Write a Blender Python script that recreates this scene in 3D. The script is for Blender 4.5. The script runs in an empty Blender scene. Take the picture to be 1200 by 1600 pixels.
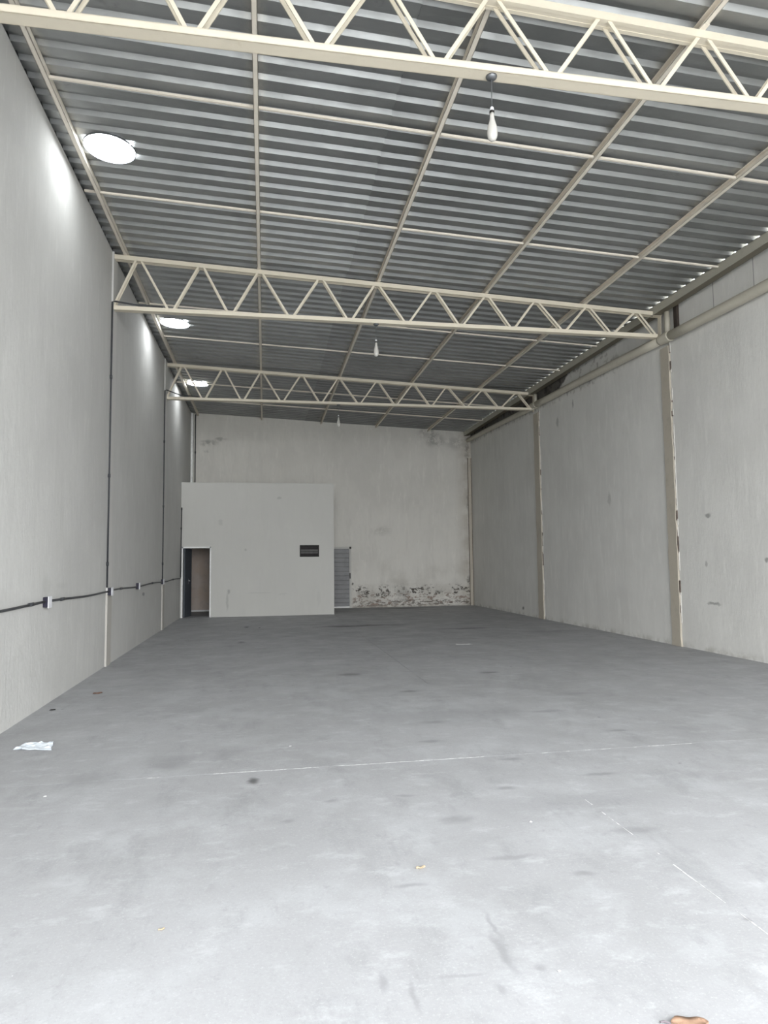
import bpy, math, random
from mathutils import Vector, Matrix
random.seed(7)
SC = bpy.context.scene
COL = SC.collection

# ---------------------------------------------------------------- camera
CAM = (2.4588, 0.0, 1.58)
YAW, PIT, ROL, FPX = 0.1760, 0.0745, -0.0110, 1050.9
F = Vector((math.sin(YAW)*math.cos(PIT), math.cos(YAW)*math.cos(PIT), math.sin(PIT)))
R = Vector((math.cos(YAW), -math.sin(YAW), 0))
U = R.cross(F)
R2 = R*math.cos(ROL) + U*math.sin(ROL)
U2 = -R*math.sin(ROL) + U*math.cos(ROL)
cam = bpy.data.objects.new('camera', bpy.data.cameras.new('camera'))
COL.objects.link(cam)
cam.matrix_world = Matrix(((R2.x, U2.x, -F.x, CAM[0]), (R2.y, U2.y, -F.y, CAM[1]), (R2.z, U2.z, -F.z, CAM[2]), (0, 0, 0, 1)))
cam.data.sensor_fit = 'HORIZONTAL'
cam.data.sensor_width = 36
cam.data.lens = FPX/1200*36
cam.data.clip_start = 0.05
cam.data.clip_end = 300
SC.camera = cam

# ---------------------------------------------------------------- sky, light, exposure
W = bpy.data.worlds.new('sky'); SC.world = W; W.use_nodes = True
bg = W.node_tree.nodes['Background']
bg.inputs[0].default_value = (0.94, 0.965, 1.0, 1)
bg.inputs[1].default_value = 3.6
SC.view_settings.view_transform = 'Standard'
SC.view_settings.look = 'None'
SC.view_settings.exposure = 2.08
SC.view_settings.gamma = 1.0
SC.view_settings.use_curve_mapping = False
OPEN = (0.35, 9.55, 5.7)                      # doorway behind the camera: x0, x1, height
FRONT = -1.8
pl = bpy.data.lights.new('doorway_portal', 'AREA')   # sampling guide for the sky seen through the open doorway
pl.shape = 'RECTANGLE'; pl.size = OPEN[1]-OPEN[0]; pl.size_y = OPEN[2]
pl.cycles.is_portal = True
po = bpy.data.objects.new('doorway_portal', pl); COL.objects.link(po)
po.location = ((OPEN[0]+OPEN[1])/2, FRONT-0.02, OPEN[2]/2); po.rotation_euler = (math.pi/2, 0, 0)
SC.cycles.use_denoising = True
SC.cycles.max_bounces = 10
SC.cycles.diffuse_bounces = 8
SC.cycles.glossy_bounces = 4
SC.cycles.sample_clamp_indirect = 6.0
SKYLIGHT_EMIT = 7.0

# ---------------------------------------------------------------- dimensions
WX = 9.90                                     # room width
YC = 23.51                                    # back wall
YT = (5.237, 11.33, 17.422)                   # trusses
SL = 0.0443
def z_purlin(x): return 6.665 - SL*x          # underside of purlins = top of trusses
def z_sheet(x): return 6.755 - SL*x           # underside of roof sheets
BX0, BX1, BY, BZ = 0.0, 4.57, 20.80, 4.02     # partition room

# ---------------------------------------------------------------- mesh helpers
class MB:
    def __init__(s): s.v = []; s.f = []
    def quadbox(s, p):                        # 8 points: bottom loop, top loop
        n = len(s.v); s.v += [tuple(q) for q in p]
        s.f += [tuple(n+i for i in q) for q in ((3,2,1,0),(4,5,6,7),(0,1,5,4),(1,2,6,5),(2,3,7,6),(3,0,4,7))]
        return s
    def box(s, x0, x1, y0, y1, z0, z1):
        return s.quadbox([(x0,y0,z0),(x1,y0,z0),(x1,y1,z0),(x0,y1,z0),(x0,y0,z1),(x1,y0,z1),(x1,y1,z1),(x0,y1,z1)])
    def bar(s, a, b, w, t, side=(0,1,0)):     # bar from a to b; t along side, w across
        a = Vector(a); b = Vector(b); d = (b-a).normalized(); sd = Vector(side); sd = (sd - d*sd.dot(d)).normalized(); up = d.cross(sd)
        o = [(-1,-1),(1,-1),(1,1),(-1,1)]
        return s.quadbox([a+sd*t/2*i+up*w/2*j for i, j in o]+[b+sd*t/2*i+up*w/2*j for i, j in o])
    def tube(s, pts, r, n=10, caps=True):
        pts = [Vector(p) for p in pts]; rs = r if isinstance(r, (list, tuple)) else [r]*len(pts)
        base = len(s.v); ref = None
        for k, p in enumerate(pts):
            d = (pts[min(k+1, len(pts)-1)]-pts[max(k-1, 0)]).normalized()
            if ref is None: ref = Vector((0,0,1)) if abs(d.z) < .9 else Vector((1,0,0))
            u = (ref-d*ref.dot(d)).normalized(); w = d.cross(u); ref = u
            for i in range(n):
                a = 2*math.pi*i/n; s.v.append(tuple(p+u*math.cos(a)*rs[k]+w*math.sin(a)*rs[k]))
        for k in range(len(pts)-1):
            for i in range(n):
                j = (i+1) % n; s.f.append((base+k*n+i, base+k*n+j, base+(k+1)*n+j, base+(k+1)*n+i))
        if caps:
            s.f.append(tuple(base+i for i in reversed(range(n)))); s.f.append(tuple(base+(len(pts)-1)*n+i for i in range(n)))
        return s
    def lathe(s, prof, c, n=20):              # prof: (r, z) list
        base = len(s.v)
        for r, z in prof:
            for i in range(n):
                a = 2*math.pi*i/n; s.v.append((c[0]+r*math.cos(a), c[1]+r*math.sin(a), c[2]+z))
        for k in range(len(prof)-1):
            for i in range(n):
                j = (i+1) % n; s.f.append((base+k*n+i, base+k*n+j, base+(k+1)*n+j, base+(k+1)*n+i))
        s.f.append(tuple(base+i for i in reversed(range(n)))); s.f.append(tuple(base+(len(prof)-1)*n+i for i in range(n)))
        return s
    def prism(s, poly, axis, a, b):           # poly in the plane across axis ('x': y,z  'y': x,z), with quads between
        n = len(s.v); k = len(poly)
        for t in (a, b):
            for p in poly: s.v.append((t, p[0], p[1]) if axis == 'x' else (p[0], t, p[1]))
        for i in range(k):
            j = (i+1) % k; s.f.append((n+i, n+j, n+k+j, n+k+i))
        s.f.append(tuple(n+i for i in reversed(range(k)))); s.f.append(tuple(n+k+i for i in range(k)))
        return s
    def build(s, name, mat, parent=None, smooth=False, bevel=0):
        import bmesh
        me = bpy.data.meshes.new(name); me.from_pydata(s.v, [], s.f)
        bm = bmesh.new(); bm.from_mesh(me); bmesh.ops.recalc_face_normals(bm, faces=bm.faces)
        if bevel: bmesh.ops.bevel(bm, geom=bm.edges[:], offset=bevel, segments=1, affect='EDGES')
        bm.to_mesh(me); bm.free()
        if smooth:
            for p in me.polygons: p.use_smooth = len(p.vertices) <= 4
        me.materials.append(mat)
        o = bpy.data.objects.new(name, me); COL.objects.link(o)
        if parent: o.parent = parent
        return o
def empty(name, loc=(0,0,0)):
    o = bpy.data.objects.new(name, None); COL.objects.link(o); o.location = loc; o.empty_display_size = .1
    return o
def tag(o, label, cat=None, group=None, kind=None):
    if label: o['label'] = label
    if cat: o['category'] = cat
    if group: o['group'] = group
    if kind: o['kind'] = kind
    return o
def struct(o, label, cat='structure'): return tag(o, label, cat, kind='structure')
def copy_tree(o, parent=None):
    c = o.copy(); COL.objects.link(c); c.parent = parent
    for ch in list(o.children): copy_tree(ch, c)
    return c

# ---------------------------------------------------------------- material helpers
class Mat:
    def __init__(s, name, col, rough=.8, metal=0.0, spec=.3):
        s.m = bpy.data.materials.new(name); s.m.use_nodes = True; s.t = s.m.node_tree
        s.b = s.t.nodes['Principled BSDF']; s.b.inputs['Base Color'].default_value = (*col, 1)
        s.b.inputs['Roughness'].default_value = rough; s.b.inputs['Metallic'].default_value = metal
        s.b.inputs['Specular IOR Level'].default_value = spec
        s.tc = s.t.nodes.new('ShaderNodeTexCoord').outputs['Object']
        s.c = None; s.col = col
    def n(s, typ, **kw):
        x = s.t.nodes.new(typ)
        for k, v in kw.items(): setattr(x, k, v)
        return x
    def L(s, a, b): s.t.links.new(a, b)
    def val(s, x, sock):
        if isinstance(x, (int, float)): sock.default_value = x
        else: s.L(x, sock)
    def math(s, op, a, b=0.0, clamp=False):
        x = s.n('ShaderNodeMath', operation=op, use_clamp=clamp); s.val(a, x.inputs[0]); s.val(b, x.inputs[1]); return x.outputs[0]
    def scaled(s, sc, src=None):
        x = s.n('ShaderNodeMapping'); x.inputs['Scale'].default_value = sc; s.L(src or s.tc, x.inputs[0]); return x.outputs[0]
    def noise(s, scale, detail=4, rough=.55, stretch=None, src=None):
        x = s.n('ShaderNodeTexNoise'); x.inputs['Scale'].default_value = scale; x.inputs['Detail'].default_value = detail; x.inputs['Roughness'].default_value = rough
        s.L(s.scaled(stretch, src) if stretch else (src or s.tc), x.inputs['Vector']); return x.outputs['Fac']
    def rng(s, v, a, b, c=0.0, d=1.0):
        x = s.n('ShaderNodeMapRange'); x.interpolation_type = 'SMOOTHSTEP'; s.val(v, x.inputs[0])
        for i, q in enumerate((a, b, c, d)): x.inputs[1+i].default_value = q
        return x.outputs[0]
    def mixcol(s, fac, col, col0=None):       # mix current colour towards col by fac
        x = s.n('ShaderNodeMix', data_type='RGBA'); s.val(fac, x.inputs[0])
        if s.c is None: x.inputs[6].default_value = (*(col0 or s.col), 1)
        else: s.L(s.c, x.inputs[6])
        x.inputs[7].default_value = (*col, 1); s.c = x.outputs[2]; s.L(s.c, s.b.inputs['Base Color']); return s
    def xyz(s):
        x = s.n('ShaderNodeSeparateXYZ'); s.L(s.tc, x.inputs[0]); return x.outputs
    def bump(s, h, strength=.3, dist=.02):
        x = s.n('ShaderNodeBump'); x.inputs['Strength'].default_value = strength; x.inputs['Distance'].default_value = dist
        s.L(h, x.inputs['Height']); s.L(x.outputs[0], s.b.inputs['Normal']); return s
    def warp(s, scale, amt):
        n = s.n('ShaderNodeTexNoise'); n.inputs['Scale'].default_value = scale; n.inputs['Detail'].default_value = 4; s.L(s.tc, n.inputs['Vector'])
        a = s.n('ShaderNodeVectorMath', operation='SUBTRACT'); s.L(n.outputs['Color'], a.inputs[0]); a.inputs[1].default_value = (.5,.5,.5)
        m = s.n('ShaderNodeVectorMath', operation='SCALE'); s.L(a.outputs[0], m.inputs[0]); m.inputs['Scale'].default_value = amt
        p = s.n('ShaderNodeVectorMath', operation='ADD'); s.L(s.tc, p.inputs[0]); s.L(m.outputs[0], p.inputs[1]); return p.outputs[0]
    def spot(s, c, rad, src=None, soft=.6, rot=0.0):    # 1 inside, 0 outside an ellipsoid
        a = s.n('ShaderNodeVectorMath', operation='SUBTRACT'); s.L(src or s.tc, a.inputs[0]); a.inputs[1].default_value = c
        v = a.outputs[0]
        if rot:
            r = s.n('ShaderNodeVectorRotate', rotation_type='Z_AXIS'); r.inputs['Angle'].default_value = rot; s.L(v, r.inputs[0]); v = r.outputs[0]
        d = s.n('ShaderNodeVectorMath', operation='DIVIDE'); s.L(v, d.inputs[0]); d.inputs[1].default_value = rad
        l = s.n('ShaderNodeVectorMath', operation='LENGTH'); s.L(d.outputs[0], l.inputs[0])
        return s.rng(l.outputs[1], 1-soft, 1.0, 1.0, 0.0)
def simple(name, col, rough=.7, metal=0.0, spec=.3, var=.12, scale=12):
    M = Mat(name, col, rough, metal, spec)
    M.mixcol(M.rng(M.noise(scale), .35, .7, 0, 1), tuple(c*(1-var*1.6) for c in col))
    return M.m

# floor concrete
def floor_material():
    M = Mat('worn_concrete', (0.344, 0.346, 0.352), .55, spec=.35)
    M.mixcol(M.rng(M.noise(.55, 6, .6), .35, .7, 0, .5), (0.267, 0.268, 0.268))
    M.mixcol(M.rng(M.noise(1.7, 9, .68), .47, .66, 0, .5), (0.409, 0.417, 0.426))
    M.mixcol(M.rng(M.noise(3.1, 9, .72, (1, .45, 1)), .50, .70, 0, .55), (0.245, 0.248, 0.251))
    M.mixcol(M.rng(M.noise(5.5, 9, .75, (.6, 1.0, 1)), .52, .68, 0, .5), (0.465, 0.472, 0.482))
    M.mixcol(M.rng(M.noise(11, 8, .75, (1, .7, 1)), .55, .72, 0, .45), (0.232, 0.234, 0.237))
    M.mixcol(M.rng(M.noise(34, 7, .8), .52, .70, 0, .4), (.25, .25, .252))
    M.mixcol(M.rng(M.noise(95, 5, .8), .54, .72, 0, .45), (.24, .24, .24))
    M.mixcol(M.rng(M.noise(70, 6, .8), .52, .72, 0, .45), (.57, .575, .58))
    # trowel arcs and foot-worn streaks
    M.mixcol(M.rng(M.noise(2.0, 8, .8, (.25, 1.6, 1)), .56, .68, 0, .3), (0.456, 0.460, 0.465))
    M.mixcol(M.rng(M.noise(2.6, 8, .8, (1.6, .3, 1)), .57, .70, 0, .3), (0.249, 0.251, 0.254))
    w = M.warp(2.2, .55); w2 = M.warp(8, .09); w3 = M.warp(14, .05)
    dark = (.085, .085, .085); mid = (.20, .202, .205)
    spots = [((2.38, 5.13, 0), (.06, .11, 1), .9, w3, dark), ((3.42, 2.72, 0), (.038, .22, 1), .6, w2, mid), ((3.44, 2.93, 0), (.018, .16, 1), .5, w3, mid),
             ((3.32, 2.50, 0), (.03, .05, 1), .5, w3, mid), ((3.52, 2.60, 0), (.03, .035, 1), .5, w3, mid), ((3.36, 2.28, 0), (.05, .035, 1), .4, w3, mid),
             ((3.0, 2.52, 0), (.022, .13, 1), .5, w3, mid), ((2.9, 2.62, 0), (.028, .09, 1), .5, w3, mid), ((3.2, 2.6, 0), (.14, .02, 1), .4, w2, mid),
             ((4.55, 16.85, 0), (1.15, .30, 1), .9, w, dark), ((5.4, 16.9, 0), (.8, .22, 1), .6, w, dark), ((7.1, 15.5, 0), (1.0, .25, 1), .5, w, dark), ((8.8, 14.3, 0), (.9, .25, 1), .3, w, dark),
             ((7.3, 22.8, 0), (1.7, .35, 1), .65, w, dark), ((3.66, 9.6, 0), (.25, .16, 1), .6, w2, dark), ((4.2, 8.2, 0), (.18, .10, 1), .5, w2, dark), ((5.6, 9.3, 0), (.2, .12, 1), .5, w2, dark),
             ((2.0, 14.0, 0), (.12, .3, 1), .5, w2, dark), ((2.02, 17.3, 0), (.08, .3, 1), .7, w2, dark),
             ((3.62, 4.12, 0), (.16, .09, 1), .5, w2, mid), ((4.12, 4.6, 0), (.12, .05, 1), .6, w2, mid), ((4.6, 3.75, 0), (.22, .07, 1), .5, w2, mid),
             ((1.75, 5.7, 0), (.22, .35, 1), .45, w, mid), ((2.15, 5.9, 0), (.2, .3, 1), .35, w, mid), ((1.2, 5.4, 0), (.3, .3, 1), .3, w, mid),
             ((3.4, 4.6, 0), (.10, .04, 1), .5, w2, mid), ((4.05, 3.3, 0), (.10, .04, 1), .6, w2, mid), ((4.9, 4.75, 0), (.20, .05, 1), .6, w2, mid), ((3.75, 3.55, 0), (.2, .04, 1), .5, w2, mid),
             ((4.4, 5.25, 0), (.14, .06, 1), .6, w2, mid), ((4.1, 6.6, 0), (.22, .09, 1), .5, w2, mid), ((5.4, 6.8, 0), (.25, .09, 1), .5, w2, mid), ((3.9, 5.9, 0), (.16, .06, 1), .6, w2, mid),
             ((4.4, 6.9, 0), (1.3, .5, 1), .3, w, mid), ((4.5, 4.3, 0), (1.0, .3, 1), .25, w, mid), ((2.6, 4.3, 0), (.06, .04, 1), .5, w3, mid), ((2.9, 4.6, 0), (.08, .04, 1), .5, w3, mid),
             ((5.7, 5.9, 0), (.16, .05, 1), .6, w2, mid), ((6.1, 7.6, 0), (.3, .10, 1), .4, w2, mid), ((7.0, 9.6, 0), (.5, .14, 1), .35, w2, mid), ((3.16, 3.35, 0), (.12, .03, 1), .5, w3, mid)]
    for c, r, k, src, col in spots:
        M.mixcol(M.math('MULTIPLY', M.spot(c, r, src, .85), k), col)
    v = M.n('ShaderNodeTexVoronoi'); v.inputs['Scale'].default_value = 3.2; M.L(M.scaled((1, .6, 1), w3), v.inputs['Vector'])
    M.mixcol(M.math('MULTIPLY', M.rng(v.outputs['Distance'], .02, .08, 1, 0), M.rng(M.noise(5, 2), .5, .6, 0, .5)), (.15, .15, .15))
    v = M.n('ShaderNodeTexVoronoi'); v.inputs['Scale'].default_value = 7; M.L(w3, v.inputs['Vector'])
    M.mixcol(M.math('MULTIPLY', M.rng(v.outputs['Distance'], .01, .035, 1, 0), M.rng(M.noise(3.3, 2), .5, .6, 0, .6)), (.75, .75, .76))
    M.bump(M.noise(45, 5, .7), .12, .01)
    r = M.rng(M.noise(1.8, 5, .6), .3, .7, .5, .8); M.L(r, M.b.inputs['Roughness'])
    return M.m
# painted plaster; options for damp, mould, bare patches
def plaster(name, col, extra=None, streak=.35, tone=1.0):
    M = Mat(name, col, .85, spec=.15)
    M.mixcol(M.rng(M.noise(.7, 5, .6), .35, .7, 0, .6*tone), tuple(c*.86 for c in col))
    M.mixcol(M.rng(M.noise(4, 8, .7, (1, 1, .16)), .46, .70, 0, .7*tone), tuple(c*.90 for c in col))
    M.mixcol(M.rng(M.noise(7, 8, .72, (1, 1, .22)), .5, .70, 0, .6*tone), tuple(min(1, c*1.09) for c in col))
    M.mixcol(M.rng(M.noise(11, 8, .75, (1, 1, .4)), .55, .78, 0, .45*tone), tuple(c*.78 for c in col))
    M.mixcol(M.rng(M.noise(3.3, 9, .8), .63, .72, 0, .35*tone), tuple(c*.80 for c in col))
    if extra: extra(M)
    M.bump(M.noise(14, 8, .7, (1, 1, .35)), streak, .025)
    return M.m
def left_extra(M):
    w2 = M.warp(9, .06)
    M.mixcol(M.math('MULTIPLY', M.spot((0, 8.3, 1.36), (1, .22, .16), w2), .2), (.30, .31, .28))
    M.mixcol(M.math('MULTIPLY', M.spot((0, 14.6, .98), (1, .2, .05), w2), .7), (.2, .2, .2))
    M.mixcol(M.math('MULTIPLY', M.spot((0, 8.9, 1.34), (1, .3, .05), w2), .15), (.33, .33, .31))
def right_extra(M):
    x, y, z = M.xyz(); w2 = M.warp(7, .12)
    for c, r, k in (((9.9, 10.3, 2.32), (1, .12, .06), .6), ((9.9, 10.26, .82), (1, .22, .035), .6), ((9.9, 16.1, 5.14), (1, .10, .16), .4), ((9.9, 15.2, 5.4), (1, .05, .15), .6),
                    ((9.9, 18.8, .2), (1, .1, .08), .8), ((9.9, 9.0, 1.55), (1, .06, .05), .6), ((9.9, 13.6, 2.9), (1, .1, .2), .3), ((9.9, 10.4, 1.5), (1, .05, .07), .4)):
        M.mixcol(M.math('MULTIPLY', M.spot(c, r, w2), k), (.14, .14, .13))
    # unpainted cement above the pipe towards the back
    a = M.math('ADD', y, M.math('MULTIPLY', M.math('SUBTRACT', z, 6.0), 2.2))
    a = M.math('ADD', a, M.math('MULTIPLY', M.math('SUBTRACT', M.noise(3), .5), .8))
    bare = M.math('MULTIPLY', M.rng(a, 15.75, 15.95), M.rng(M.math('SUBTRACT', z, M.math('MULTIPLY', y, .0285)), 5.37, 5.40))
    M.mixcol(bare, (.135, .125, .115))
    M.mixcol(M.math('MULTIPLY', bare, M.rng(M.noise(4), .5, .62)), (.06, .055, .05))
    # vertical hairlines where plaster panels meet
    for yy in (9.9, 8.95):
        d = M.math('ABSOLUTE', M.math('SUBTRACT', y, yy)); M.mixcol(M.math('MULTIPLY', M.rng(d, .004, .012, .7, 0), M.rng(z, 5.7, 5.72)), (.12, .12, .12))
    M.mixcol(M.math('MULTIPLY', M.rng(z, .0, .14, 1, 0), M.rng(M.noise(5, 5), .4, .65, 0, .5)), (.26, .24, .2))
    # grime just under the drain pipe at the back bays
    zz = M.math('SUBTRACT', z, M.math('MULTIPLY', y, .028))
    M.mixcol(M.math('MULTIPLY', M.math('MULTIPLY', M.rng(zz, 5.18, 5.26), M.rng(y, 12, 14)), M.rng(M.noise(7, 5), .5, .66, 0, .5)), (.16, .14, .12))
def back_extra(M):
    x, y, z = M.xyz(); w = M.warp(1.6, .8); w2 = M.warp(6, .2)
    # damp shading low and in the right corner, warm grey
    M.mixcol(M.math('MULTIPLY', M.rng(z, .2, 2.2, 1, 0), M.rng(M.noise(1.4, 5), .4, .7, 0, .35)), (.33, .30, .25))
    M.mixcol(M.math('MULTIPLY', M.rng(x, 9.2, 9.9), M.rng(M.noise(2.5, 5), .3, .6, .25, .7)), (.33, .29, .23))
    right = M.rng(x, 5.4, 5.6)
    low = M.rng(z, .35, .62, 1, 0)
    n1 = M.noise(3.4, 9, .72, (1, 1, 1.6))
    fl = M.rng(n1, .52, .57)
    M.mixcol(M.math('MULTIPLY', M.math('MULTIPLY', right, low), M.math('MULTIPLY', fl, .9)), (.26, .20, .165))
    n2 = M.noise(5.5, 9, .75, (1, 1, 1.4))
    band = M.math('MULTIPLY', M.rng(z, .28, .42), M.rng(z, .62, .85, 1, 0))
    M.mixcol(M.math('MULTIPLY', M.math('MULTIPLY', right, band), M.rng(n2, .535, .575, 0, .95)), (.07, .06, .05))
    M.mixcol(M.math('MULTIPLY', M.math('MULTIPLY', right, M.rng(z, .2, .28, 1, 0)), M.rng(M.noise(4.5, 9, .75, (1, 1, 3)), .49, .55, 0, .85)), (.12, .10, .085))
    M.mixcol(M.math('MULTIPLY', M.math('MULTIPLY', right, M.rng(z, .02, .10, 1, 0)), .5), (.45, .43, .38))
    for c, r, k in (((8.55, YC, 6.0), (.55, 1, .38), .5), ((8.1, YC, 6.25), (.3, 1, .25), .35), ((8.45, YC, 6.4), (.09, 1, .5), .45), ((.55, YC, 5.72), (.42, 1, .16), .5), ((.95, YC, 5.86), (.3, 1, .08), .4), ((.5, YC, 5.45), (.15, 1, .1), .4),
                    ((9.75, YC, .9), (.14, 1, .25), .95), ((9.82, YC, 1.4), (.1, 1, .5), .5), ((9.78, YC, 3.7), (.12, 1, .5), .45), ((6.5, YC, 2.7), (.5, 1, .25), .22), ((7.2, YC, .45), (.5, 1, .6), .35), ((9.3, YC, 5.9), (.6, 1, .4), .3), ((9.75, YC, 5.6), (.12, 1, .5), .5),
                    ((5.9, YC, .5), (.3, 1, .12), .85), ((6.6, YC, .48), (.12, 1, .08), .9), ((8.6, YC, .52), (.25, 1, .07), .8), ((9.4, YC, .55), (.3, 1, .06), .8), ((5.5, YC, .82), (.06, 1, .06), .9)):
        f = M.math('MULTIPLY', M.spot(c, r, w2, .9), M.rng(M.noise(5, 8, .75), .38, .55)); M.mixcol(M.math('MULTIPLY', f, k), (.09, .085, .075))
def box_extra(M):
    w2 = M.warp(9, .08)
    for c, r, k, q in (((1.15, BY, 2.83), (.10, 1, .12), .35, (.34, .34, .32)), ((2.9, BY, 3.58), (.10, 1, .06), .5, (.3, .3, .28)), ((1.36, BY, .45), (.05, 1, .35), .3, (.2, .2, .19)), ((1.4, BY, .75), (.06, 1, .1), .5, (.2, .2, .19)),
                       ((2.3, BY, .7), (.5, 1, .04), .10, (.25, .25, .25)), ((4.1, BY, .5), (.08, 1, .35), .10, (.25, .25, .25)), ((1.9, BY, 2.0), (.05, 1, .05), .5, (.3, .3, .28)), ((3.0, BY, .65), (.2, 1, .03), .15, (.25, .25, .24))):
        M.mixcol(M.math('MULTIPLY', M.spot(c, r, w2), k), q)
M_floor = floor_material()
M_left = plaster('left_wall_plaster', (.535, .53, .507), left_extra)
M_right = plaster('right_wall_plaster', (.665, .655, .62), right_extra, .25)
M_back = plaster('damp_back_wall_plaster', (.66, .64, .59), back_extra, .25)
M_box = plaster('partition_paint', (.53, .523, .49), box_extra, .1, .35)
M_front = plaster('front_wall_plaster', (.5, .5, .49), None, .1)
def cream(name, col, dirt=.5):
    M = Mat(name, col, .5, spec=.35)
    M.mixcol(M.rng(M.noise(3, 6, .65), .5, .75, 0, dirt), tuple(c*.7 for c in col))
    M.mixcol(M.rng(M.noise(18, 5, .7), .6, .75, 0, dirt), (col[0]*.62, col[1]*.5, col[2]*.38))
    return M.m
M_truss = cream('cream_truss_paint', (.68, .62, .50), .22)
M_purlin = cream('dusty_cream_paint', (.76, .70, .60), .3)
M_eave = cream('olive_cream_paint', (.42, .40, .33), .5)
M_under = cream('dark_brown_underside', (.17, .15, .11), .5)  # darker brown for the bottom and back flanges of the eave channel
M_pil = cream('peeling_cream_paint', (.44, .40, .33), .6)
M_pipe = cream('cream_pipe_paint', (.50, .47, .39), .35)
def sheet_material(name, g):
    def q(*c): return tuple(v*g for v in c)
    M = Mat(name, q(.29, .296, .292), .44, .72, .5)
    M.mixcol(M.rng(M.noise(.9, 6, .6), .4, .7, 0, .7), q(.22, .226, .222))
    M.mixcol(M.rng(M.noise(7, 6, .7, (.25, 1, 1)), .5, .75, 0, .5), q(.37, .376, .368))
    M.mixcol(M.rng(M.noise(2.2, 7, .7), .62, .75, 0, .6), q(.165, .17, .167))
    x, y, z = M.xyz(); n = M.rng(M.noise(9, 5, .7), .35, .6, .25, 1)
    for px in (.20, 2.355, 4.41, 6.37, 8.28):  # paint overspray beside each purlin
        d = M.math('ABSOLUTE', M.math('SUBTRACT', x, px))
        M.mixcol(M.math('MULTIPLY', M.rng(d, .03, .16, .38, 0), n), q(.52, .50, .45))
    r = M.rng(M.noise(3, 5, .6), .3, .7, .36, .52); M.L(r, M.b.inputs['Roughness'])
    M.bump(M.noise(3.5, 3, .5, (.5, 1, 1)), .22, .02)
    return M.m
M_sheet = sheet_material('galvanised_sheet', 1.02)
M_sheet_lit = sheet_material('galvanised_sheet_lit', 1.22)  # left sheets: same metal, skylight and glare brightness put into the colour
M_conduit = simple('dark_grey_conduit', (.05, .052, .056), .45)
M_box_dark = simple('dark_socket_plastic', (.022, .02, .035), .4)
M_white = simple('white_plastic', (.72, .72, .74), .5, var=.05)
M_metal = simple('dull_grey_metal', (.22, .23, .24), .4, .8)
M_black = simple('black_rubber', (.02, .018, .015), .6)
M_frame = simple('white_frame_paint', (.82, .82, .80), .5, var=.08)
M_navy = simple('dark_blue_grey_paint', (.09, .10, .115), .45, var=.1)
M_grey_door = simple('grey_metal_paint', (.20, .20, .20), .5, .1, var=.1, scale=3)
M_gap = simple('dark_gap_strip', (.03, .03, .032), .8)
M_dark_strip = simple('dark_brown_strip', (.06, .048, .04), .9)
M_joint = simple('joint_filler', (.26, .26, .26), .9)
M_joint_light = simple('pale_joint_filler', (.68, .68, .67), .9, var=.3, scale=25)
M_ground = simple('yard_concrete', (.42, .42, .41), .9, scale=1)
Mb = Mat('stained_brown_door', (.52, .45, .40), .7)
Mb.mixcol(Mb.rng(Mb.noise(2.2, 6, .6, (1, 1, .6)), .4, .65, 0, .6), (.48, .37, .28)); Mb.mixcol(Mb.rng(Mb.noise(7, 6), .5, .7, 0, .5), (.40, .35, .31)); M_brown = Mb.m
M_vent = simple('dark_brown_vent', (.05, .045, .045), .6)
M_vent_light = simple('grey_vent_slat', (.16, .155, .15), .6)  # lighter grey for the two middle slats
# glass and skylight lens
Mg = Mat('frosted_bulb_glass', (.66, .64, .59), .22, spec=.6); Mg.b.inputs['Transmission Weight'].default_value = .25; M_bulb = Mg.m
Ml = Mat('sunlit_skylight_lens', (.9, .9, .9), .4); Ml.b.inputs['Emission Color'].default_value = (.93, .97, 1, 1)
Ml.L(Ml.rng(Ml.noise(22, 3), .3, .7, SKYLIGHT_EMIT*.8, SKYLIGHT_EMIT*1.2), Ml.b.inputs['Emission Strength']); M_lens = Ml.m
Mp = Mat('thin_white_plastic', (.74, .79, .84), .35, spec=.5); Mp.mixcol(Mp.rng(Mp.noise(14, 4), .45, .65, 0, .5), (.55, .62, .68)); M_bag = Mp.m
Mf = Mat('dry_leaf', (.30, .195, .13), .7); Mf.mixcol(Mf.rng(Mf.noise(40, 4), .4, .65, 0, .6), (.22, .135, .09)); M_leaf = Mf.m
M_straw = simple('pale_dry_leaf', (.46, .37, .25), .8, scale=60)
M_twig = simple('grey_twig', (.13, .11, .12), .8)
M_paper = simple('white_paper', (.75, .75, .73), .8)
M_red = simple('rust_red_leaf', (.24, .14, .10), .8)

# ================================================================ STRUCTURE
floor = MB().box(-.25, WX+.25, FRONT-.2, YC+.2, -.15, -.004).build('floor', M_joint)
struct(floor, 'worn grey concrete warehouse floor with thin joints and dark stains', 'floor')
JX, JY, G = 4.55, 5.36, .003
for x0, x1, y0, y1 in ((-.2, JX-G, FRONT-.2, JY-G), (JX+G, WX+.2, FRONT-.2, JY-G), (-.2, JX-G, JY+G, YC+.15), (JX+G, WX+.2, JY+G, YC+.15)):
    MB().box(x0, x1, y0, y1, -.1, 0).build('concrete_slab', M_floor, floor)
MB().box(JX-G, JX+G, FRONT, 8.6, -.02, -.0004).build('joint_filler', M_floor, floor)
MB().box(-.2, WX, JY-G, JY+G, -.02, -.0004).build('joint_filler', M_floor, floor)
rj = random.Random(21)
def dashes(a, b, horizontal, dens):
    m = MB(); q = a
    while q < b:
        l = rj.uniform(.01, .09); w = rj.uniform(.0015, .0045)
        if rj.random() < dens(q):
            o = rj.uniform(-.001, .001)
            m.box(q, q+l, JY+o-w, JY+o+w, -.003, .0006) if horizontal else m.box(JX+o-w*.8, JX+o+w*.8, q, q+l, -.003, .0006)
        q += l+rj.uniform(-.01, .012)
    o = m.build('joint_mortar', M_joint_light, floor); o['kind'] = 'stuff'
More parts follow.
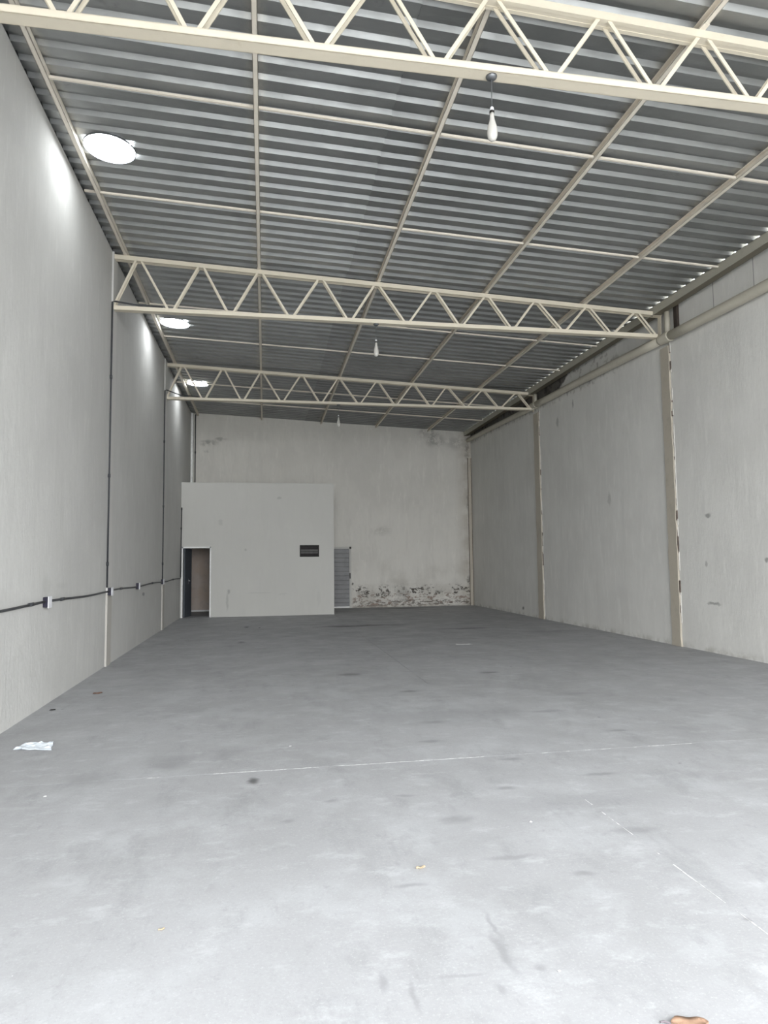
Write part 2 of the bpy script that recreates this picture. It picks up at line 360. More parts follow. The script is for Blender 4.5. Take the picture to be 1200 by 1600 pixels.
dashes(FRONT, 4.3, False, lambda q: .9 if q < 3.2 else .4)
dashes(1.0, 6.2, True, lambda q: .85 if 2.3 < q < 4.1 else (.45 if q > 1.8 else .2))
ground = MB().box(-20, 30, -40, FRONT-.2, -.15, -.02).build('ground', M_ground)
struct(ground, 'grey concrete yard outside the open warehouse doorway', 'ground')

def zl(x): return z_sheet(x)
wl = MB().box(-.2, 0, FRONT, YC+.2, -.1, 6.70).build('wall_left', M_left)
struct(wl, 'tall left wall of grey white painted plaster, with three bright pools of light below the roof', 'wall')
wr = MB().box(WX, WX+.2, FRONT, YC+.2, -.1, 6.245).build('wall_right', M_right)
struct(wr, 'tall right wall of grey white plaster with flat pilasters and a bare cement patch near the roof', 'wall')
wb = MB()
wb.prism([(-.2, -.1), (WX+.2, -.1), (WX+.2, z_sheet(WX+.2)+.01), (-.2, z_sheet(-.2)+.01)], 'y', YC, YC+.2)
wbo = wb.build('wall_back', M_back)
struct(wbo, 'back wall of stained plaster with peeling mould along its foot', 'wall')
wf = MB()
wf.box(-.2, OPEN[0], FRONT-.15, FRONT, -.1, OPEN[2]); wf.box(OPEN[1], WX+.2, FRONT-.15, FRONT, -.1, OPEN[2])
wf.prism([(-.2, OPEN[2]), (WX+.2, OPEN[2]), (WX+.2, z_sheet(WX+.2)+.01), (-.2, z_sheet(-.2)+.01)], 'y', FRONT-.15, FRONT)
struct(wf.build('wall_front', M_front), 'front wall around the wide open doorway behind the camera', 'wall')
# added dark strip drawing the gap line under the roof, also blocks sky leak
struct(MB().box(-.20, -.03, FRONT, YC, 6.70, 6.80).build('trim_1', M_gap), 'added dark strip closing the gap between the left wall and the roof sheets', 'trim')

struct(MB().box(9.792, WX+.04, FRONT, YC, 6.246, 6.258).build('trim_12', M_eave), 'added hidden plate blocking sky light between the eave channel and the right wall', 'trim')  # added unseen plate, stops sky light leaking in behind the eave channel
# pilasters on the left wall: cream near the floor, wall colour above
def two_tone(name, low, high, zc):
    M = Mat(name, high, .8, spec=.15)
    x, y, z = M.xyz(); M.mixcol(M.rng(M.noise(5, 6, .65, (1, 1, .22)), .4, .75, 0, .5), tuple(c*.85 for c in high)); M.mixcol(M.rng(z, zc-.005, zc+.005, 1, 0), low)
    M.mixcol(M.math('MULTIPLY', M.rng(z, 0, zc, .6, .6), M.rng(M.noise(9), .5, .7, 0, .5)), tuple(c*.7 for c in low)) if False else None
    return M.m
M_lp = two_tone('half_cream_pilaster', (.43, .41, .375), (.55, .54, .515), 1.13)
for n, (y0, y1, lab) in enumerate(((5.15, 5.42, 'nearest'), (11.24, 11.53, 'middle'), (17.08, 17.38, 'far')), 2):
    struct(MB().box(-.02, .028, y0, y1, -.02, 6.69).build('trim_%d' % n, M_lp), {'nearest': 'flat pilaster on the left wall beside the nearest truss', 'middle': 'flat pilaster on the left wall, cream below the dark conduit, under the middle truss', 'far': 'flat pilaster on the left wall, cream below the dark conduit, under the farthest truss'}[lab], 'pilaster')
struct(MB().box(-.02, .07, YC-.28, YC+.01, BZ-.1, 6.70).build('trim_5', M_frame), 'pale corner pilaster in the left back corner above the partition room', 'pilaster')
# right pilasters with rough edges
def rough_column(x0, x1, y0, y1, z0, z1, seed, along='y'):
    r = random.Random(seed); m = MB(); n = 26; rows = []
    for k in range(n+1):
        z = z0+(z1-z0)*k/n; a, b = r.uniform(-.014, .012), r.uniform(-.012, .014)
        rows.append([(x0, y0+a, z), (x1, y0+a, z), (x1, y1+b, z), (x0, y1+b, z)] if along == 'y' else [(x0+a, y0, z), (x1+b, y0, z), (x1+b, y1, z), (x0+a, y1, z)])
    for row in rows: m.v += row
    for k in range(n):
        for i in range(4):
            j = (i+1) % 4; m.f.append((4*k+i, 4*k+j, 4*k+4+j, 4*k+4+i))
    m.f += [(0, 1, 2, 3), tuple(4*n+i for i in range(4))]
    return m
struct(rough_column(WX-.035, WX+.02, 5.10, 5.36, -.02, 5.5, 4).build('trim_6', M_pil), 'peeling cream pilaster on the right wall nearest the doorway', 'pilaster')
struct(rough_column(WX-.035, WX+.02, 11.17, 11.43, -.02, 5.56, 1).build('trim_7', M_pil), 'wide peeling cream pilaster on the right wall under the middle truss', 'pilaster')
struct(rough_column(WX-.035, WX+.02, 17.25, 17.58, -.02, 5.66, 2).build('trim_8', M_pil), 'peeling cream pilaster on the right wall under the farthest truss', 'pilaster')
struct(rough_column(WX-.13, WX-.01, YC-.03, YC+.02, -.02, 5.35, 3, 'x').build('trim_9', M_pil), 'narrow dirty pilaster in the right back corner', 'pilaster')
# chipped dark edges of the right pilasters: short flakes of lost plaster
M_chip = simple('chipped_plaster_edge', (.16, .13, .11), .9, var=.3)
M_skim = simple('white_plaster_ridge', (.62, .60, .55), .9)
for yy, z1, par, s in ((11.17, 5.5, 'trim_7', 5), (17.25, 5.6, 'trim_8', 6)):
    r = random.Random(s); m = MB(); m2 = MB()
    z = .05
    while z < z1:
        h = r.uniform(.03, .22); w = r.uniform(.006, .02)
        if r.random() < .34: m.box(WX-.020, WX+.01, yy-w-.006, yy+.004, z, z+h)
        if r.random() < .5: m2.box(WX-.014, WX+.01, yy-w-.012, yy-.002, z+.02, z+h*1.3)
        if r.random() < .3: m.box(WX-.016, WX+.01, yy+.255, yy+.262+w, z, z+h*.7)
        z += h
    o = m.build('chipped_edge', M_chip, bpy.data.objects[par]); o['kind'] = 'stuff'
    o = m2.build('plaster_ridge', M_skim, bpy.data.objects[par]); o['kind'] = 'stuff'
for xx in (WX-.135, WX-.012):
    MB().box(xx-.008, xx+.006, YC-.034, YC-.005, .0, 5.35).build('dark_crack', M_chip, bpy.data.objects['trim_9'])
# dark brown strip by the pipe stub; bare stub of the far pilaster
struct(MB().box(WX-.05, WX+.02, 10.85, 10.95, 5.72, 6.24).build('trim_10', M_dark_strip), 'dark narrow strip beside the vertical pipe stub at the middle truss', 'trim')
struct(MB().box(WX-.05, WX+.02, 17.5, 17.72, 5.95, 6.24).build('trim_11', M_chip), 'bare cement stub above the farthest right pilaster', 'trim')

# ---------------------------------------------------------------- ceiling of trapezoidal sheets
PITCH, PH = .2555, 5.925-.2555*32             # webs facing the doorway rise at PH + k*PITCH
RH = .045
ceiling = empty('ceiling')
struct(ceiling, 'lean-to roof of ribbed galvanised metal sheets seen from below', 'ceiling')
def sheet(x0, x1, y0, ribs, dz, jitter):
    # underside profile: flat low pan, web up, narrow crest, web down
    prof = []
    for k in range(ribs):
        y = y0+k*PITCH
        prof += [(y, 0), (y+.118, 0), (y+.150, RH), (y+.214, RH), (y+.2475, 0)]
    prof.append((y0+ribs*PITCH+.012, 0))
    m = MB(); th = .0015
    nx = 4
    for i in range(nx+1):
        x = x0+(x1-x0)*i/nx
        for (y, z) in prof: m.v.append((x, y, z_sheet(x)+z+dz+(jitter if 0 < i < nx else 0)))
        for (y, z) in prof: m.v.append((x, y, z_sheet(x)+z+dz+th+(jitter if 0 < i < nx else 0)))
    n = len(prof)
    for i in range(nx):
        a, b = i*2*n, (i+1)*2*n
        for j in range(n-1):
            m.f.append((a+j, a+j+1, b+j+1, b+j)); m.f.append((a+n+j, b+n+j, b+n+j+1, a+n+j+1))
        m.f.append((a, b, b+n, a+n)); m.f.append((a+n-1, a+2*n-1, b+2*n-1, b+n-1))
    for i in (0, nx):
        a = i*2*n
        for j in range(n-1): m.f.append((a+j, a+n+j, a+n+j+1, a+j+1))
    return m
rows = 25
y = PH-.0
k0 = int((FRONT-.1-PH)/PITCH)-1
rr = random.Random(3)
yy = PH+k0*PITCH+.13
nsheet = 0
while yy < YC+.1:
    ribs = 4
    if yy+ribs*PITCH > YC+.35: ribs = max(1, int((YC+.3-yy)/PITCH))
    seam = 3.86+rr.uniform(-.02, .02)+ (.35 if 0 else 0)
    sheet(-.12, seam+.10, yy, ribs, 0.0, rr.uniform(-.0015, .0015)).build('roof_sheet', M_sheet_lit, ceiling)
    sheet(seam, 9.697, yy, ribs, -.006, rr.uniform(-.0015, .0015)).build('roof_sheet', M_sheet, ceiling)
    yy += ribs*PITCH

# ---------------------------------------------------------------- partition room
part = MB()
DX0, DX1, DZ = .06, .86, 2.08                 # doorway
VX0, VX1, VZ0, VZ1 = 3.53, 4.10, 1.78, 2.12   # louvre opening
t = .13
part.box(.0, DX0, BY, BY+t, 0, DZ); part.box(.0, VX0, BY, BY+t, DZ, BZ)
part.box(DX1, VX0, BY, BY+t, 0, DZ)
part.box(VX0, VX1, BY, BY+t, 0, VZ0); part.box(VX0, VX1, BY, BY+t, VZ1, BZ); part.box(VX1, BX1, BY, BY+t, 0, BZ)
part.box(BX1-t, BX1, BY+t, YC, 0, BZ)
pw = part.build('wall_partition', M_box)
struct(pw, 'low partition room of smooth off white wall in the left back corner', 'wall')
MB().box(.0, BX1, BY-.004, YC, BZ, BZ+.02).build('top_slab', M_box, pw)
d1 = empty('door_1', (DX0, BY, 0)); struct(d1, 'open doorway of the partition room with white frame and dark leaf swung inside', 'door')
def frame(parent, x0, x1, y0, y1, z1, w, mat, sill=False):
    for a, b in ((x0, x0+w), (x1-w, x1)):
        o = MB().box(a, b, y0, y1, 0, z1).build('door_jamb', mat, parent, bevel=.003); o.matrix_parent_inverse = parent.matrix_world.inverted() if False else Matrix.Translation(-Vector(parent.location))
    o = MB().box(x0, x1, y0, y1, z1-w, z1).build('door_head', mat, parent, bevel=.003); o.matrix_parent_inverse = Matrix.Translation(-Vector(parent.location))
    if sill:
        o = MB().box(x0, x1, y0, y1, 0, .05).build('door_sill', mat, parent); o.matrix_parent_inverse = Matrix.Translation(-Vector(parent.location))
def put(o, parent):
    o.parent = parent; o.matrix_parent_inverse = Matrix.Translation(-Vector(parent.location)); return o
frame(d1, DX0-.035, DX1+.02, BY-.015, BY+t+.01, DZ+.02, .04, M_frame)
leaf = put(MB().quadbox([(.085, BY+.05, .01), (.12, BY+.045, .01), (.235, BY+.80, .01), (.20, BY+.805, .01), (.085, BY+.05, DZ-.03), (.12, BY+.045, DZ-.03), (.235, BY+.80, DZ-.03), (.20, BY+.805, DZ-.03)]).build('door_leaf', M_navy), d1)
h = MB().tube([(.16, BY+.5, 1.08), (.215, BY+.49, 1.08), (.215, BY+.40, 1.08)], .011, 8); h.box(.165, .185, BY+.46, BY+.53, .98, 1.15)
ho = h.build('door_handle', M_white); ho.parent = leaf
# brown door at the back of the little room
d2 = empty('door_2', (.02, YC-.03, 0)); struct(d2, 'brown stained door with pale frame seen through the open doorway', 'door')
frame(d2, .0, .98, YC-.06, YC-.002, 2.16, .04, M_frame, True)
put(MB().box(.045, .935, YC-.045, YC-.012, .055, 2.11).build('door_leaf', M_brown), d2)
# grey ribbed metal door beside the partition
d3 = empty('door_3', (4.6, YC, 0)); struct(d3, 'grey ribbed metal door in the back wall beside the partition room', 'door')
frame(d3, 4.40, 5.45, YC-.05, YC-.002, 2.13, .07, M_box)
nb = 13; hh = (2.05-.03)/nb
for k in range(nb):
    z0 = .035+k*hh
    put(MB().prism([(YC-.028, z0+.004), (YC-.028, z0+hh-.004), (YC-.034, z0+hh-.014), (YC-.034, z0+.014)], 'x', 4.47, 5.38).build('door_board', M_grey_door), d3)
put(MB().box(4.47, 5.38, YC-.028, YC-.012, .03, 2.06).build('door_leaf', M_grey_door), d3)
put(MB().box(4.47, 5.38, YC-.055, YC-.03, .02, .06).build('door_sill', M_frame), d3)
put(MB().box(5.385, 5.415, YC-.075, YC-.05, 1.02, 1.22).build('door_latch', M_black, bevel=.004), d3)
# louvre
w1 = empty('window_1', (VX0, BY, VZ0)); struct(w1, 'small dark louvred vent high in the partition wall', 'window')
for a in ((VX0-.01, VX0+.02, VZ0-.01, VZ1+.01), (VX1-.02, VX1+.01, VZ0-.01, VZ1+.01), (VX0, VX1, VZ0-.01, VZ0+.015), (VX0, VX1, VZ1-.015, VZ1+.01)):
    put(MB().box(a[0], a[1], BY-.01, BY+.06, a[2], a[3]).build('vent_frame', M_black), w1)
for k, zc in enumerate((VZ0+.055, VZ0+.12, VZ0+.19, VZ0+.26)):
    put(MB().bar((VX0+.02, BY+.03, zc), (VX1-.02, BY+.03, zc), .006 if k != 2 else .008, .07, (0, .6, -.8)).build('vent_slat', M_vent_light if k in (1, 2) else M_vent), w1)
put(MB().box(VX0, VX1, BY+.075, BY+.08, VZ0, VZ1).build('vent_backing', M_black), w1)

# ================================================================ ROOF STEEL
tops = [.40, 1.40, 2.37, 3.40, 4.38, 5.41, 6.39, 7.33, 8.34, 9.32]
bots = [.0, .92, 1.885, 2.89, 3.90, 4.915, 5.90, 6.87, 7.86, 8.82, 9.73]
def make_truss():
    root = empty('roof_truss', (0, 0, 5.735))
    def P(m, name): 
        o = m.build(name, M_truss, root, bevel=0); o.location = (0, 0, -5.735); return o
    # chords: open channels, 12 cm deep
    m = MB(); m.box(.0, 9.73, -.06, .06, 5.735, 5.742); m.box(.0, 9.73, -.06, -.054, 5.735, 5.80); m.box(.0, 9.73, .054, .06, 5.735, 5.80)
    m.box(.0, 9.73, -.06, -.045, 5.796, 5.802); m.box(.0, 9.73, .045, .06, 5.796, 5.802); P(m, 'bottom_chord')
    m = MB(); x0, x1 = .0, 9.83
    def sl(ya, yb, za, zb): m.quadbox([(x0, ya, z_purlin(x0)+za), (x1, ya, z_purlin(x1)+za), (x1, yb, z_purlin(x1)+za), (x0, yb, z_purlin(x0)+za), (x0, ya, z_purlin(x0)+zb), (x1, ya, z_purlin(x1)+zb), (x1, yb, z_purlin(x1)+zb), (x0, yb, z_purlin(x0)+zb)])
    sl(-.06, .06, -.007, -.001); sl(-.06, -.054, -.07, -.006); sl(.054, .06, -.07, -.006); sl(-.06, -.02, -.074, -.069); sl(.02, .06, -.074, -.069); sl(-.02, .02, -.071, -.069); P(m, 'top_chord')
    for i, xt in enumerate(tops):
        zt = z_purlin(xt)-.045
        for s, xb in ((-1, bots[i]), (1, bots[i+1])):
            xa = xt+s*.035; xc = xb-s*.045
            if i == 0 and s == -1: xc = .02
            if i == len(tops)-1 and s == 1: xc = 9.70
            for yo in (-.042, .042):
                w = .036 if i else .045
                m = MB().bar((xa, yo, zt), (xc, yo, 5.79), .034, .012); P(m, 'web_bar')
    P(MB().bar((9.82, 0, z_purlin(9.82)-.03), (9.80, 0, 5.70), .012, .10), 'end_plate')
    P(MB().bar((.006, 0, z_purlin(0)-.03), (.006, 0, 5.70), .012, .12), 'wall_plate')
    return root
t0 = make_truss(); t0.location.y = YT[0]
tag(t0, 'cream steel roof truss nearest the camera, cut by the top of the photo', 'truss', 'cream lattice roof trusses')
for y, lab in ((YT[1], 'cream steel lattice truss in the middle, spanning wall to wall with the second hanging bulb'), (YT[2], 'cream steel lattice truss farthest away, closest to the back wall')):
    c = copy_tree(t0); c.location.y = y; tag(c, lab, 'truss', 'cream lattice roof trusses')

def purlin(x, name, label, w=.052, hgt=.09, mat=M_purlin, y1=YC, group='roof purlins running to the back wall'):
    root = empty(name, (x, 0, z_purlin(x)))
    z0 = 0; z1 = hgt-.0015
    m = MB(); a, b = FRONT, y1
    m.box(-w/2, w/2, a, b, z0, z0+.004); m.box(w/2-.004, w/2, a, b, z0, z1); m.box(-w/2, w/2, a, b, z1-.004-.003, z1-.002); m.box(-w/2, -w/2+.003, a, b, z0, z0+.018)
    o = m.build('channel', mat, root)
    for yt in YT:                              # lap joints with bolts over each truss
        mm = MB(); mm.box(-w/2-.003, w/2+.004, yt-.13, yt+.13, z0-.003, z0-.0005)
        mm.build('splice_plate', mat, root)
    return tag(root, label, 'purlin', group)
PX = (.20, 2.355, 4.41, 6.37, 8.28)
for x, lab in zip(PX, ('thin cream purlin running close along the left wall, passing the three skylights', 'second cream purlin from the left wall, upright in the picture', 'third cream purlin from the left wall, closest to the line of hanging bulbs', 'fourth cream purlin from the left wall, leaning right', 'fifth cream purlin from the left wall, next to the eave channel')):
    purlin(x, 'purlin', lab.replace('’', ''))
# eave channel on the right
ev = empty('eave_channel', (9.65, 0, z_purlin(9.65)))
zz0 = 6.165-z_purlin(9.65); zz1 = z_sheet(9.65)-.004-z_purlin(9.65)
m = MB(); m.box(0, .006, FRONT, YC, zz0, zz1); m.box(.0, .15, FRONT, YC, zz1-.014, zz1-.008); m.box(-.012, .0, FRONT, YC, zz0-.002, zz0+.012)
m.build('channel', M_eave, ev)
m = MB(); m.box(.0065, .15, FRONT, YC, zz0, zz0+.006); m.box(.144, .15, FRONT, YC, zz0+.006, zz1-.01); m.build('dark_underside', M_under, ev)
tag(ev, 'olive cream eave channel along the top of the right wall below glints of daylight', 'channel')
# sag rods
rod_labels = {2.9: 'thin cream tie bar across the purlins in front of the nearest truss', 7.19: 'thin cream tie bar across the purlins, first one behind the nearest truss', 9.42: 'thin cream tie bar across the purlins, last one before the middle truss',
              13.45: 'thin cream tie bar across the purlins, seen just through the lattice of the middle truss', 15.35: 'thin cream tie bar across the purlins, behind the second hanging bulb',
              19.3: 'thin cream tie bar across the purlins, seen through the lattice of the farthest truss', 21.3: 'thin cream tie bar across the purlins nearest the back wall'}
for y, lab in rod_labels.items():
    root = empty('tie_bar', (0, y, z_purlin(0)))
    xs = ([.02] if y in (9.42, 13.45, 19.3) else [])+list(PX)+[9.65]
    for a, b in zip(xs[:-1], xs[1:]):
        if a == .02: b2, a2 = b-.027, a
        else: a2, b2 = a+.027, (b-.027 if b < 9.6 else b-.002)
        m = MB(); m.bar((a2, 0, .022-SL*a2), (b2, 0, .022-SL*b2), .004, .026); m.bar((a2, -.012, .034-SL*a2), (b2, -.012, .034-SL*b2), .026, .004)
        m.build('bar_segment', M_purlin, root)
    tag(root, lab, 'tie bar', 'thin tie bars between the purlins')

# skylights
def skylight(x, y, label):
    z = z_sheet(x)-.012
    root = empty('skylight', (x, y, z)); root.rotation_euler = (0, math.atan(SL), 0)
    n = 40; m = MB(); r = random.Random(int(y*10))
    prof = [(.306, .012), (.310, -.008), (.300, -.010), (.296, .012)]
    for k in range(n):
        a = 2*math.pi*k/n
        for rr_, zz_ in prof: m.v.append((rr_*math.cos(a), rr_*math.sin(a), zz_))
    for k in range(n):
        j = (k+1) % n
        for i in range(4):
            q = (i+1) % 4; m.f.append((k*4+i, k*4+q, j*4+q, j*4+i))
    m.build('ring', M_metal, root)
    m = MB(); m.v.append((0, 0, -.004))
    for k in range(n):
        a = 2*math.pi*k/n; rad = .300*(1+.022*math.sin(5*math.sin(a)*2.2+.6)+r.uniform(-.014, .014)); m.v.append((rad*math.cos(a), rad*math.sin(a), .002))
    for k in range(n): m.f.append((0, 1+(k+1) % n, 1+k))
    m2 = m.build('lens', M_lens, root)
    return tag(root, label, 'skylight', 'round roof skylights')
skylight(.562, 8.42, 'round blown-out skylight nearest the camera, beside the left wall')
skylight(.56, 14.58, 'round bright skylight just under the middle truss, beside the left wall')
skylight(.565, 19.48, 'round bright skylight farthest back, behind the farthest truss')

# hanging bulbs
def lamp(y, label):
    root = empty('hanging_lamp', (4.37, y, 5.735))
    MB().lathe([(.012, -.034), (.03, -.03), (.047, -.012), (.05, -.001)], (0, 0, 0)).build('ceiling_rose', M_metal, root, smooth=True)
    MB().tube([(0, 0, -.03), (-.001, 0, -.15), (-.003, 0, -.29)], .0045, 8).build('cord', M_metal, root)
    s = MB().lathe([(.008, -.275), (.016, -.283), (.0185, -.315)], (-.003, 0, 0)).build('socket', M_white, root, smooth=True)
    MB().lathe([(.0205, -.312), (.022, -.318), (.0215, -.330), (.0195, -.334)], (-.003, 0, 0)).build('socket_ring', M_black, s, smooth=True)
    MB().lathe([(.0185, -.334), (.019, -.36), (.021, -.385), (.030, -.42), (.039, -.455), (.0435, -.49), (.0445, -.515), (.042, -.54), (.034, -.562), (.020, -.576), (.006, -.581)], (-.003, 0, 0), 24).build('bulb', M_bulb, root, smooth=True)
    return tag(root, label, 'lamp', 'bulbs hanging from the trusses')
l0 = lamp(YT[0], 'large white bulb on a cord, hanging from the nearest truss')
for y, lab in ((YT[1], 'white bulb on a cord hanging from the middle truss'), (YT[2], 'tiny distant white bulb hanging from the farthest truss')):
    c = copy_tree(l0); c.location.y = y; tag(c, lab, 'lamp', 'bulbs hanging from the trusses')

# ================================================================ DRAIN PIPE on the right wall
pr = empty('drain_pipe', (9.79, 0, 5.5))
def zp(y): return 5.615+.0285*(y-8.6)-.008*math.sin((y-8.6)*.9)
def pipe_seg(y0, y1, rad, name='pipe_section', dz=0):
    n = 8; pts = [(0, y0+(y1-y0)*k/n, zp(y0+(y1-y0)*k/n)-5.5+dz) for k in range(n+1)]
    return MB().tube(pts, rad, 16).build(name, M_pipe, pr, smooth=True)
pipe_seg(FRONT, 5.2, .088); pipe_seg(5.2, 11.1, .088); pipe_seg(11.1, 17.3, .086); pipe_seg(17.3, YC-.02, .074, dz=-.03)
for y in (5.2, 11.12, 17.3): pipe_seg(y-.16, y+.16, .097, 'coupling')
for y in (11.12, 17.3): MB().tube([(.02, y-.04, zp(y)-5.5+.05), (.02, y-.04, 6.164-5.5)], .048, 12).build('vertical_stub', M_pipe, pr, smooth=True)
tag(pr, 'thick cream drain pipe running along the upper right wall', 'pipe')

# ================================================================ ELECTRICAL
ZC = 1.166
def conduit(pts, name, label, rad=.014, coup=None, base=None, extra=None):
    root = empty(name, base or pts[0]); b = Vector(root.location)
    MB().tube([Vector(p)-b for p in pts], rad, 8).build('tube', M_conduit, root, smooth=True)
    for a, c in (coup or []):
        MB().tube([Vector(a)-b, Vector(c)-b], rad*1.45, 8).build('coupler', M_conduit, root, smooth=True)
    return tag(root, label, 'conduit', 'dark conduits on the left wall')
XC = .021
def hz(y): return ZC+.012*math.sin(y*1.7)
def hrun(y0, y1): 
    n = 10; return [(XC if not (11.2 < y0+(y1-y0)*k/n < 11.56 or 17.05 < y0+(y1-y0)*k/n < 17.4) else XC+.03, y0+(y1-y0)*k/n, hz(y0+(y1-y0)*k/n)) for k in range(n+1)]
def cp(y, l=.07): return ((XC, y-l, hz(y)), (XC, y+l, hz(y)))
conduit(hrun(FRONT+.1, 8.17), 'conduit', 'dark horizontal conduit on the left wall, running off the left edge of the photo', coup=[cp(7.74), cp(4.7)])
conduit(hrun(8.30, 11.23), 'conduit', 'dark horizontal conduit on the left wall between the nearest socket box and the middle pilaster', coup=[cp(8.86)])
conduit(hrun(11.36, 13.76), 'conduit', 'dark horizontal conduit on the left wall just beyond the middle pilaster', coup=[cp(12.3)])
conduit(hrun(13.88, 16.98), 'conduit', 'dark horizontal conduit on the left wall leading to the far pilaster', coup=[cp(15.6)])
conduit(hrun(17.1, 20.55)+[(XC, 20.62, ZC+.02)], 'conduit', 'short dark horizontal conduit on the left wall reaching the partition room', coup=[cp(19)])
def vrun(y, z0, z1, label, end=None, coups=(1.6, 3.0, 4.6)):
    x = .0215
    pts = [(x, y, z0), (x, y+.004, (z0+z1)/2), (x, y-.004, z1)]
    if end: pts += end
    conduit(pts, 'conduit', label, coup=[((x, y, q-.03), (x, y, q+.03)) for q in coups])
vrun(11.222, 1.23, 5.84, 'tall dark vertical conduit on the middle left pilaster up to the truss', [(.06, 11.25, 5.862), (.35, 11.27, 5.83), (.8, 11.29, 5.817)])
vrun(17.062, 1.23, 5.88, 'tall dark vertical conduit on the far left pilaster up to the truss', [(.06, 17.1, 5.9), (.35, 17.33, 5.84), (.8, 17.37, 5.818)])
conduit([(.0215, 20.64, 1.2), (.0215, 20.70, 2.2), (.0215, 20.74, 3.24)], 'conduit', 'dark vertical conduit beside the partition doorway, ending in a small cap', coup=[((.0215, 20.74, 3.2), (.0215, 20.74, 3.27)), ((.0215, 20.7, 2.62), (.0215, 20.7, 2.68))])
conduit([(.12, YC-.02, BZ+.03), (.12, YC-.02, 6.70)], 'conduit', 'dark vertical conduit in the left back corner above the partition room', rad=.018, coup=[((.12, YC-.02, 5.35), (.12, YC-.02, 5.42))])
def socket(y, label, z=ZC, x=.0):
    root = empty('socket_box', (x, y, z))
    MB().box(.0, .055, -.055, .055, -.058, .058).build('box_body', M_box_dark, root, bevel=.004)
    MB().box(.0552, .064, -.062, .062, -.066, .066).build('cover_plate', M_white, root, bevel=.002)
    MB().box(.064, .0655, -.02, .02, -.03, .03).build('socket_insert', M_white, root)
    return tag(root, label, 'socket', 'socket boxes on the left wall')
socket(8.235, 'dark electrical socket box with white cover, nearest on the left wall', 1.170)
socket(11.295, 'dark socket box at the middle left pilaster where the tall conduit meets the run', 1.166, .0283)
socket(13.82, 'small dark socket box on the left wall between the two pilasters', 1.168)
socket(17.04, 'small dark socket box at the far left pilaster', 1.168, .0)

# ================================================================ LITTER
def sheet_litter(name, outline, z_amp, mat, label, cat, seed, th=.002, n=9):
    # crumpled thin sheet filling a quadrilateral a,b,c,d
    r = random.Random(seed); a, b, c, d = [Vector((p[0], p[1], 0)) for p in outline]
    m = MB(); g = {}
    for i in range(n+1):
        for j in range(n+1):
            u, v = i/n, j/n; p = (a*(1-u)+b*u)*(1-v)+(d*(1-u)+c*u)*v
            z = .003+abs(r.gauss(0, z_amp))*(.5+abs(math.sin(u*7+v*5))); jx = r.uniform(-.3, .3)/n
            p = p+(b-a)*jx*.5+(d-a)*jx*.5*r.uniform(-1, 1)
            g[i, j] = len(m.v); m.v.append((p.x, p.y, z+th))
    off = len(m.v); m.v += [(x, y, max(.0005, z-th)) for x, y, z in list(m.v)]
    for i in range(n):
        for j in range(n):
            q = (g[i, j], g[i+1, j], g[i+1, j+1], g[i, j+1]); m.f.append(q); m.f.append(tuple(off+k for k in reversed(q)))
    edge = [g[i, 0] for i in range(n+1)]+[g[n, j] for j in range(1, n+1)]+[g[i, n] for i in range(n-1, -1, -1)]+[g[0, j] for j in range(n-1, 0, -1)]
    for k in range(len(edge)):
        p, q = edge[k], edge[(k+1) % len(edge)]; m.f.append((q, p, off+p, off+q))
    o = m.build(name, mat); return tag(o, label, cat)
sheet_litter('plastic_bag', ((.33, 6.40), (.66, 6.31), (.60, 6.58), (.36, 6.62)), .0055, M_bag, 'crumpled white plastic bag lying on the floor by the left wall', 'bag', 4)
def leafobj(name, c, L, Wd, rot, curl, mat, label, stem=None, seed=1):
    root = empty(name, (c[0], c[1], .0)); root.rotation_euler = (0, 0, rot); r = random.Random(seed)
    n = 12; m = MB()
    rows_ = []
    for i in range(n+1):
        u = i/n; w = Wd*math.sin(math.pi*min(1, u*.96+.03))**.75*(1+r.uniform(-.08, .08))
        x = L*(u-.5); row = []
        for j in range(-2, 3):
            v = j/2; z = .002+curl*abs(v)**1.5*(.6+.4*math.sin(u*9))+curl*.5*(u-.5)**2+.001*r.random()
            row.append((x, v*w/2, z))
        rows_.append(row)
    for row in rows_: m.v += row
    off = len(m.v); m.v += [(x, y, z+.0012) for x, y, z in list(m.v)]
    for i in range(n):
        for j in range(4):
            q = (i*5+j, i*5+j+1, i*5+j+6, i*5+j+5); m.f.append(q); m.f.append(tuple(off+k for k in reversed(q)))
    e = [(i*5) for i in range(n+1)]+[n*5+j for j in range(1, 5)]+[i*5+4 for i in range(n-1, -1, -1)]+[j for j in range(3, 0, -1)]
    for k in range(len(e)):
        p, q = e[k], e[(k+1) % len(e)]; m.f.append((q, p, off+p, off+q))
    m.build('blade', mat, root, smooth=True)
    MB().tube([(-L*.5, 0, .004), (0, 0, .0045), (L*.45, 0, .004)], .0012, 6).build('midrib', mat, root)
    if stem:
        MB().tube([(-L*.5, 0, .004), (-L*.5-stem*.6, .006, .008), (-L*.5-stem, .004, .006)], .0035, 6).build('stem', M_twig, root)
    return tag(root, label, 'leaf')
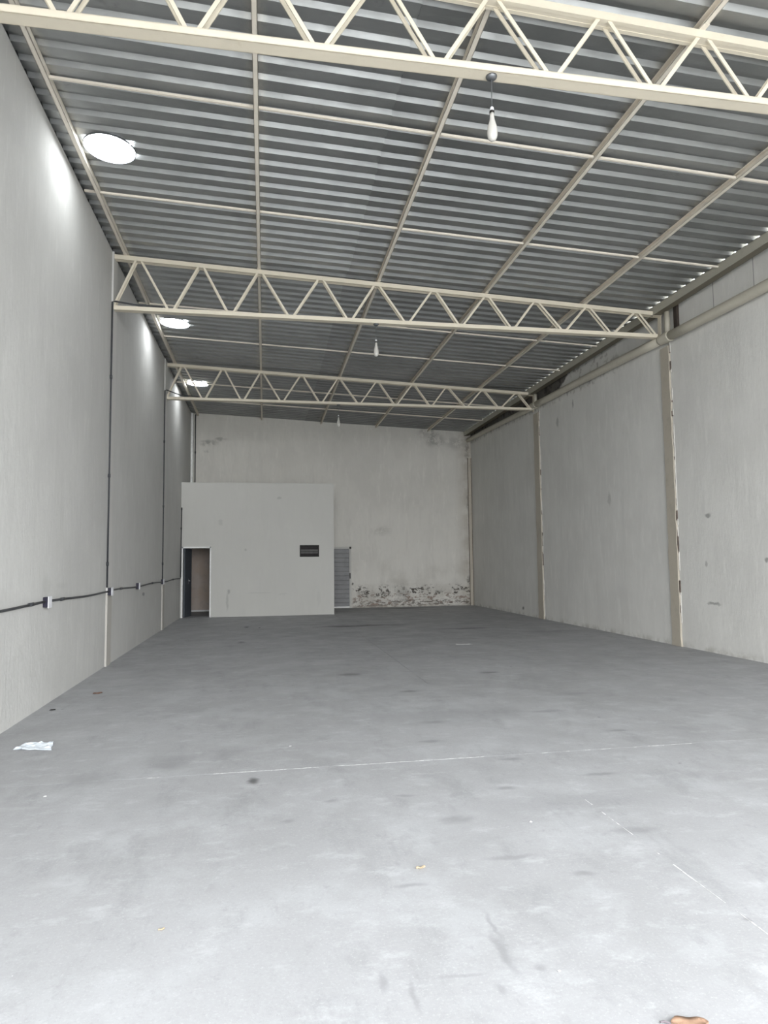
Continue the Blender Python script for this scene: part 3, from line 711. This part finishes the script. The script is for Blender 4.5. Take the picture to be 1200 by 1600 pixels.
leafobj('dry_leaf', (3.885, 2.193), .125, .062, -.22, .012, M_leaf, 'brown dry leaf cut by the bottom edge of the photo at lower right', .035, 3)
leafobj('dry_leaf', (3.256, 3.515), .05, .022, .1, .009, M_straw, 'small curled straw coloured leaf in the middle of the near floor', None, 5)
leafobj('dry_leaf', (2.022, 3.166), .028, .014, .3, .004, M_straw, 'tiny pale orange leaf fragment left of centre on the near floor', None, 6)
leafobj('dry_leaf', (.43, 8.95), .11, .09, .4, .008, M_red, 'rusty red leaf on the floor near the left wall, beyond the plastic bag', None, 7)
leafobj('dry_leaf', (2.95, 2.34), .03, .014, .5, .004, M_straw, 'tiny yellowish leaf fragment at the lower middle edge of the floor', None, 8)
def scrap(c, sx, sy, rot, label, seed, mat=M_paper):
    r = random.Random(seed); ca, sa = math.cos(rot), math.sin(rot)
    q = [(-sx/2, -sy/2), (sx/2, -sy/2*r.uniform(.6, 1)), (sx/2*r.uniform(.7, 1), sy/2), (-sx/2*r.uniform(.7, 1), sy/2)]
    q = [(c[0]+x*ca-y*sa, c[1]+x*sa+y*ca) for x, y in q]
    sheet_litter('paper_scrap', q, .0015 if sx < .1 else .004, mat, label, 'scrap', seed, .0008, 4)
scrap((6.2, 12.5), .30, .10, .0, 'white strip of paper lying on the far floor, right of centre', 11)
scrap((3.579, 2.556), .012, .01, .3, 'tiny white scrap on the near floor toward the bottom edge', 12)
scrap((4.05, 3.98), .018, .016, .8, 'tiny white scrap on the floor right of centre', 13)
scrap((2.68, 6.0), .02, .02, .2, 'tiny white scrap on the floor just beyond the cross joint', 14)
scrap((3.0, 2.15), .03, .012, .1, 'tiny white scrap at the very bottom edge of the photo', 15)
scrap((.98, 5.08), .02, .02, .1, 'tiny pale scrap on the floor below the plastic bag', 16)
scrap((2.34, 17.0), .05, .12, .0, 'dark crumb of debris on the floor in front of the partition wall', 17, M_black)
scrap((.17, 8.05), .06, .06, .2, 'small dark crumb at the foot of the left wall, beyond the plastic bag', 18, M_black)
